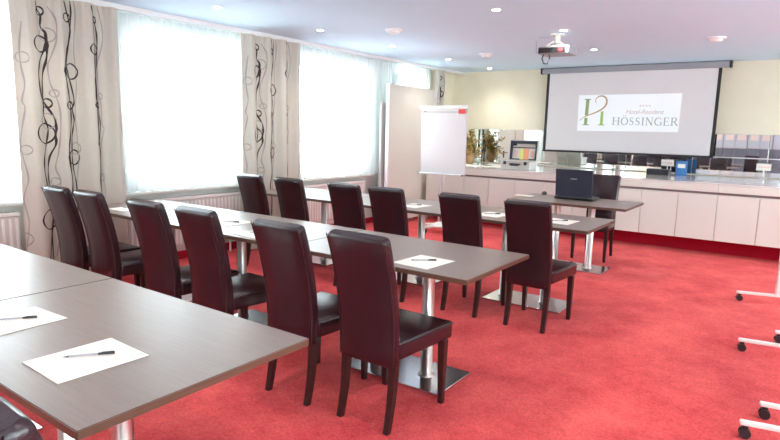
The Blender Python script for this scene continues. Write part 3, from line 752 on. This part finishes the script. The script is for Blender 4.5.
for k in range(5):
    a = k*2*PI/5+.5; ex, ey = -.02+.27*math.cos(a), .035+.27*math.sin(a)
    b = MB(); b.tube([(-.02+.08*math.cos(a), .035+.08*math.sin(a), .10), (ex, ey, .085)], [.028, .020], n=10); arm = b.build('base_arm', M_metalw, r)
    b = MB()
    for s in (-1, 1):
        p1 = Vector((ex, ey, .032))+Vector((-math.sin(a), math.cos(a), 0))*s*.020; p2 = p1+Vector((-math.sin(a), math.cos(a), 0))*s*-.014
        b.cyl(p1, p2, .030, n=18)
    b.cyl((ex, ey, .05), (ex, ey, .085), .010, n=10); b.build('caster', M_black, arm)

# ------------------------------------------------------------------ things on the counter
ZT = .9105
r = empty('presentation_case', (-3.575, 8.48, ZT), .02); tag(r, 'open silver briefcase with coloured cards in its lid, on the worktop', 'briefcase')
b = MB(); b.box((0, 0, .065), (.46, .33, .128), bevel=.010, seg=2); b.box((0, -.166, .125), (.46, .006, .012), mi=1)
for sx_ in (-1, 1):
    for zz in (.018, .112):
        b.box((sx_*.222, -.160, zz), (.03, .02, .03), mi=1, bevel=.004)
b.build('body', [M_case, M_alu], r)
b = MB(); b.tube([(-.075, -.168, .085), (-.075, -.195, .080), (-.06, -.20, .070), (.06, -.20, .070), (.075, -.195, .080), (.075, -.168, .085)], .010, n=8); b.box((0, -.169, .085), (.18, .006, .02)); b.build('handle', M_black, r)
for s in (-1, 1):
    b = MB(); b.box((s*.165, -.171, .100), (.045, .010, .050), bevel=.003); b.build('latch', M_dgrey, r)
lid = empty('lid', (0, .165, .13), 0); lid.parent = r; lid.rotation_euler = (-.10, 0, 0)
b = MB(); b.box((0, .035, .155), (.46, .012, .32), bevel=.004)
for (c, d) in (((-.225, .0, .155), (.012, .075, .32)), ((.225, .0, .155), (.012, .075, .32)), ((0, .0, .309), (.46, .075, .012)), ((0, .0, .001), (.46, .075, .012))): b.box(c, d, bevel=.003)
b.build('lid_shell', M_case, lid)
b = MB(); b.box((0, .026, .155), (.44, .004, .30)); b.box((0, .0, .20), (.43, .010, .014), bevel=.003); b.box((-.205, -.01, .155), (.02, .05, .29)); b.box((.205, -.01, .155), (.02, .05, .29)); b.box((0, -.01, .28), (.43, .05, .035)); b.build('lid_organiser', M_dgrey, lid)
b = MB(); b.box((0, .018, .13), (.39, .006, .20), rot=(0, .0, 0)); b.box((.02, .014, .235), (.30, .004, .05)); b.build('white_cards', M_paper, lid)
for cx_, wd_, m, nm_ in ((-.04, .055, M_yellow, 'yellow_card'), (.035, .085, M_orange, 'orange_card'), (-.13, .05, M_pink, 'pink_card'), (.135, .05, M_pink, 'pink_card')):
    b = MB(); b.box((cx_, .008, .10), (wd_, .005, .17 if m != M_pink else .10)); b.build(nm_, m, lid)

def sheets(x, y, rz, lb, w_=.30, l_=.42):
    b = MB(); n = 8; vs = []; fs = []
    for j in range(n+1):
        for i in range(n+1):
            u, v = i/n-.5, j/n-.5; vs.append((u*w_, v*l_, .004+.010*math.sin(u*5+v*3+x)**2*(abs(u)+abs(v))))
    top = len(vs); vs += [(a, c, max(d-.003, .0)) for a, c, d in vs]
    for j in range(n):
        for i in range(n): a = j*(n+1)+i; fs += [(a, a+1, a+n+2, a+n+1), (top+a+n+1, top+a+n+2, top+a+1, top+a)]
    bd = [i for i in range(n+1)]+[(j+1)*(n+1)-1 for j in range(1, n+1)]+[n*(n+1)+i for i in range(n-1, -1, -1)]+[j*(n+1) for j in range(n-1, 0, -1)]
    for k in range(len(bd)): a, c = bd[k], bd[(k+1) % len(bd)]; fs.append((a, c, top+c, top+a)[::-1])
    b.add(vs, fs, 0, True)
    tag(b.build('paper_sheet', M_paper, loc=(x, y, ZT), rot=(0, 0, rz)), lb, 'paper', 'loose white sheets on the worktop')
sheets(-4.46, 8.52, .1, 'loose white sheet on the worktop nearest the flip chart', .38, .5)
sheets(-4.06, 8.72, -.1, 'loose white sheet on the worktop left of the silver briefcase', .34, .5)
sheets(-4.22, 9.25, .3, 'loose white sheet on the worktop below the dried bouquet', .5, .4)

# dried arrangement in a vase
vr = empty('vase', (-4.86, 9.30, ZT)); tag(vr, 'brown ceramic vase on the worktop holding the dried bouquet', 'vase')
b = MB(); b.lathe([(.055, 0), (.085, .05), (.095, .11), (.07, .17), (.045, .20), (.055, .22), (.045, .215), (.03, .19)], n=28); b.build('vase_body', M_vase, vr)
b = MB(); b.lathe([(.056, .214), (.060, .222), (.054, .228), (.050, .222)], n=28); b.build('vase_rim', M_vase, vr)
pr = empty('dried_bouquet', (-4.86, 9.30, ZT+.19)); tag(pr, 'tall dried bouquet of golden brown leaves and twigs at the left end of the worktop', 'dried plant')
tw = MB(); lv = MB(); lv2 = MB(); rnd = random.Random(3)
def leaf(mb, p, d, L_, W_):
    d = d.normalized(); u = d.orthogonal().normalized(); u.rotate(Matrix.Rotation(rnd.uniform(0, 6.28), 3, d)); n_ = d.cross(u)
    pts = [p, p+d*L_*.35+u*W_, p+d*L_*.35-u*W_, p+d*L_*.7+u*W_*.8+n_*L_*.1, p+d*L_*.7-u*W_*.8+n_*L_*.1, p+d*L_+n_*L_*.22]
    m2 = p+d*L_*.35-n_*W_*.4; m3 = p+d*L_*.7-n_*W_*.3+n_*L_*.1
    P_ = [tuple(q) for q in pts+[m2, m3]]
    F = [(0, 1, 6), (0, 6, 2), (1, 3, 7, 6), (6, 7, 4, 2), (3, 5, 7), (7, 5, 4)]
    mb.add(P_, F, 0, True)
for i in range(60):
    a = rnd.uniform(0, 2*PI); sp = rnd.uniform(.05, .26); h = rnd.uniform(-.16, .44)
    p0 = Vector((rnd.uniform(-.02, .02), rnd.uniform(-.02, .02), 0)); p2 = Vector((math.cos(a)*sp, math.sin(a)*sp*.7, h)); p1 = Vector((math.cos(a)*sp*.3, math.sin(a)*sp*.2, abs(h)*.55+.06))
    pts = [p0.lerp(p1, t).lerp(p1.lerp(p2, t), t) for t in [k/8 for k in range(9)]]
    tw.tube(pts, [.004-.0003*k for k in range(9)], n=5)
    for k in range(12):
        t = rnd.uniform(.15, 1); q = p0.lerp(p1, t).lerp(p1.lerp(p2, t), t)
        dd = Vector((rnd.uniform(-1, 1), rnd.uniform(-.9, .9), rnd.uniform(-.2, 1)))
        leaf(lv if rnd.random() < .65 else lv2, q, dd, rnd.uniform(.04, .09), rnd.uniform(.007, .018))
tw.build('twigs', M_twig, pr)['kind'] = 'stuff'
lv.build('golden_leaves', M_dleaf, pr)['kind'] = 'stuff'; lv2.build('olive_leaves', M_dleaf2, pr)['kind'] = 'stuff'

# small things along the mirror at the right
def sign_card(x, y, lb):
    r = empty('sign_holder', (x, y, ZT)); tag(r, lb, 'sign', 'small white signs before the mirrors')
    t = MB(); t.box((0, .01, .004), (.09, .06, .008), bevel=.002); t.cyl((0, .01, .006), (0, .01, .20), .005, n=10); t.build('stand', M_alu, r)
    t = MB(); t.box((0, 0, .165), (.175, .004, .095), bevel=.001, seg=1); c = t.build('card', M_paper, r)
    t = MB()
    for i, (q, w_) in enumerate(((-.052, .022), (-.022, .026), (.014, .030), (.052, .030))): t.box((q, -.0026, .165), (w_, .001, .022))
    t.build('card_print', M_pink, c)
sign_card(-.43, 9.58, 'small white sign with reddish print on the worktop at the right photo edge')
sign_card(-1.66, 9.58, 'small white sign with reddish print on the worktop behind the black box')
r = empty('black_box', (-1.70, 9.20, ZT)); tag(r, 'flat black box on the worktop under the right part of the screen', 'box')
b = MB(); b.box((0, 0, .035), (.30, .20, .07), bevel=.008); b.build('box_body', M_black, r)
b = MB(); b.box((0, 0, .076), (.305, .205, .014), bevel=.004); b.build('box_lid', M_dgrey, r)
b = MB(); b.box((0, 0, .105), (.15, .02, .21), bevel=.003); b.box((0, -.012, .14), (.10, .003, .06), mi=1)
tag(b.build('blue_folder', [M_blue, M_paper], loc=(-1.42, 9.30, ZT)), 'upright blue folder with a white label beside the black box', 'folder')

# ------------------------------------------------------------------ mobile pinboards at the right
def pinboard(x0, y0, x1, y1, lb, hb=(.34, .34)):
    """frame on two T feet at (x0,y0) and (x1,y1)"""
    r = empty('mobile_pinboard', ((x0+x1)/2, (y0+y1)/2, 0)); tag(r, lb, 'pinboard', 'white framed pinboards on wheels')
    O = Vector(((x0+x1)/2, (y0+y1)/2, 0)); A = Vector((x0, y0, 0))-O; B = Vector((x1, y1, 0))-O; d = (B-A).normalized(); ang = math.atan2(d.y, d.x)
    nrm = Vector((-d.y, d.x, 0)); 
    if nrm.x > 0: nrm = -nrm
    for P_, q in ((A, 0), (B, 1)):
        b = MB(); b.box((0, 0, .078), (.64, .034, .022), bevel=.005); ft = b.build('foot', M_metalw, r, loc=(P_.x, P_.y, 0), rot=(0, 0, math.atan2(nrm.y, nrm.x)))
        for s in (-1, 1):
            c = MB()
            for t in (-1, 1): c.cyl((s*.295, t*.021, .027), (s*.295, t*.006, .027), .026, n=20)
            c.box((s*.295, 0, .055), (.026, .022, .03), bevel=.003); c.build('caster', M_black, ft)
        b = MB(); b.box((P_.x, P_.y, .97), (.034, .034, 1.77), bevel=.006, rot=(0, 0, ang)); b.build('post', M_metalw, r)
    L_ = (B-A).length
    b = MB(); b.box((0, 0, 1.22), (L_-.04, .022, 1.18), bevel=.003, rot=(0, 0, ang)); b.build('panel', M_paper, r)
    b = MB(); b.box((0, 0, 1.83), (L_+.03, .03, .03), bevel=.004, rot=(0, 0, ang)); b.box((0, 0, .61), (L_-.03, .03, .03), bevel=.004, rot=(0, 0, ang)); b.build('rail', M_metalw, r)
pinboard(-.055, 6.12, .28, 5.03, 'farthest wheeled pinboard at the right edge, its upright and two feet in view')
pinboard(.085, 4.63, .27, 3.56, 'middle wheeled pinboard at the right edge, only its feet in view')
pinboard(.20, 3.27, .42, 2.2, 'nearest wheeled pinboard at the lower right corner, one foot in view')

# ------------------------------------------------------------------ rear of the room, seen only in the mirrors
M_door = plain('cupboard_door', (.52, .68, .74), .5, var=.01)
M_gdoor = plain('cupboard_grey_door', (.15, .20, .24), .5, var=.02)
for k in range(5):
    x = -3.66+k*.70
    r = empty('wardrobe', (x+.36, YR+.25, 0)); tag(r, 'pale grey tall cupboard at the rear of the room, seen only in the mirrors', 'cupboard', 'rear cupboards')
    b = MB(); b.box((0, 0, 1.0), (.69, .48, 2.0), bevel=.004); b.build('body', M_board_grey, r)
    for s in (-1, 1):
        b = MB(); b.box((s*.172, .25, 1.55), (.332, .02, .82), bevel=.003, seg=1); b.build('door', M_door, r)
        b = MB(); b.box((s*.172, .25, .60), (.332, .02, 1.04), bevel=.003, seg=1); b.build('door', M_gdoor, r)
        if 1 < k < 4 or (k, s) == (1, 1):
            q = MB(); q.box((s*.172, .261, 1.50), (.24, .004, .20)); q.build('white_rectangle', M_paper, r)  # plain white rectangle on the upper door

# ------------------------------------------------------------------ daylight
wd = bpy.data.worlds.new('overcast'); scene.world = wd; wd.use_nodes = True
bg = wd.node_tree.nodes['Background']; bg.inputs[0].default_value = (.82, .93, 1.0, 1); bg.inputs[1].default_value = 5.0
for a, b_ in WINS:
    zt = 2.44 if a > 7 else WZ1
    ld = bpy.data.lights.new('daylight_window', 'AREA'); ld.shape = 'RECTANGLE'; ld.size = zt-WZ0; ld.size_y = b_-a
    ld.energy = 1; ld.cycles.is_portal = True
    lo = bpy.data.objects.new('daylight_window', ld); COL.objects.link(lo); lo.location = (XW-.32, (a+b_)/2, (WZ0+zt)/2); lo.rotation_euler = (0, -PI/2, 0)

for a, b_ in WR:  # portals of the added right-wall windows
    ld = bpy.data.lights.new('daylight_window', 'AREA'); ld.shape = 'RECTANGLE'; ld.size = WZ1-WZ0; ld.size_y = b_-a; ld.cycles.is_portal = True
    lo = bpy.data.objects.new('daylight_window', ld); COL.objects.link(lo); lo.location = (XR+.32, (a+b_)/2, (WZ0+WZ1)/2); lo.rotation_euler = (0, PI/2, 0)
for a, b_ in WF:  # portals of the added rear-wall windows
    ld = bpy.data.lights.new('daylight_window', 'AREA'); ld.shape = 'RECTANGLE'; ld.size = b_-a; ld.size_y = WZ1-WZ0; ld.cycles.is_portal = True
    lo = bpy.data.objects.new('daylight_window', ld); COL.objects.link(lo); lo.location = ((a+b_)/2, YR-.32, (WZ0+WZ1)/2); lo.rotation_euler = (PI/2, 0, 0)

# ------------------------------------------------------------------ camera
f, yaw, pitch, roll, hcam = 577.35, .61572, .154804, .023756, 1.4669
cy, sy, cp, sp = math.cos(yaw), math.sin(yaw), math.cos(pitch), math.sin(pitch)
fwd = Vector((-sy*cp, cy*cp, -sp)); rt = Vector((cy, sy, 0)); up = rt.cross(fwd)
r2 = rt*math.cos(roll)+up*math.sin(roll); u2 = up*math.cos(roll)-rt*math.sin(roll)
cam = bpy.data.cameras.new('camera'); co = bpy.data.objects.new('camera', cam); COL.objects.link(co)
cam.sensor_width = 36; cam.lens = f/780*36; cam.clip_start = .05; cam.clip_end = 200
m = Matrix((r2, u2, -fwd)).transposed().to_4x4(); m.translation = Vector((0, 0, hcam)); co.matrix_world = m
scene.camera = co
scene.view_settings.view_transform = 'Standard'; scene.view_settings.look = 'None'; scene.view_settings.gamma = 1; scene.view_settings.use_curve_mapping = False
scene.view_settings.exposure = 1.75
scene.cycles.max_bounces = 10; scene.cycles.diffuse_bounces = 4; scene.cycles.transparent_max_bounces = 24; scene.cycles.transmission_bounces = 6
scene.cycles.caustics_reflective = False; scene.cycles.caustics_refractive = False; scene.cycles.sample_clamp_indirect = 8
scene.cycles.use_denoising = True
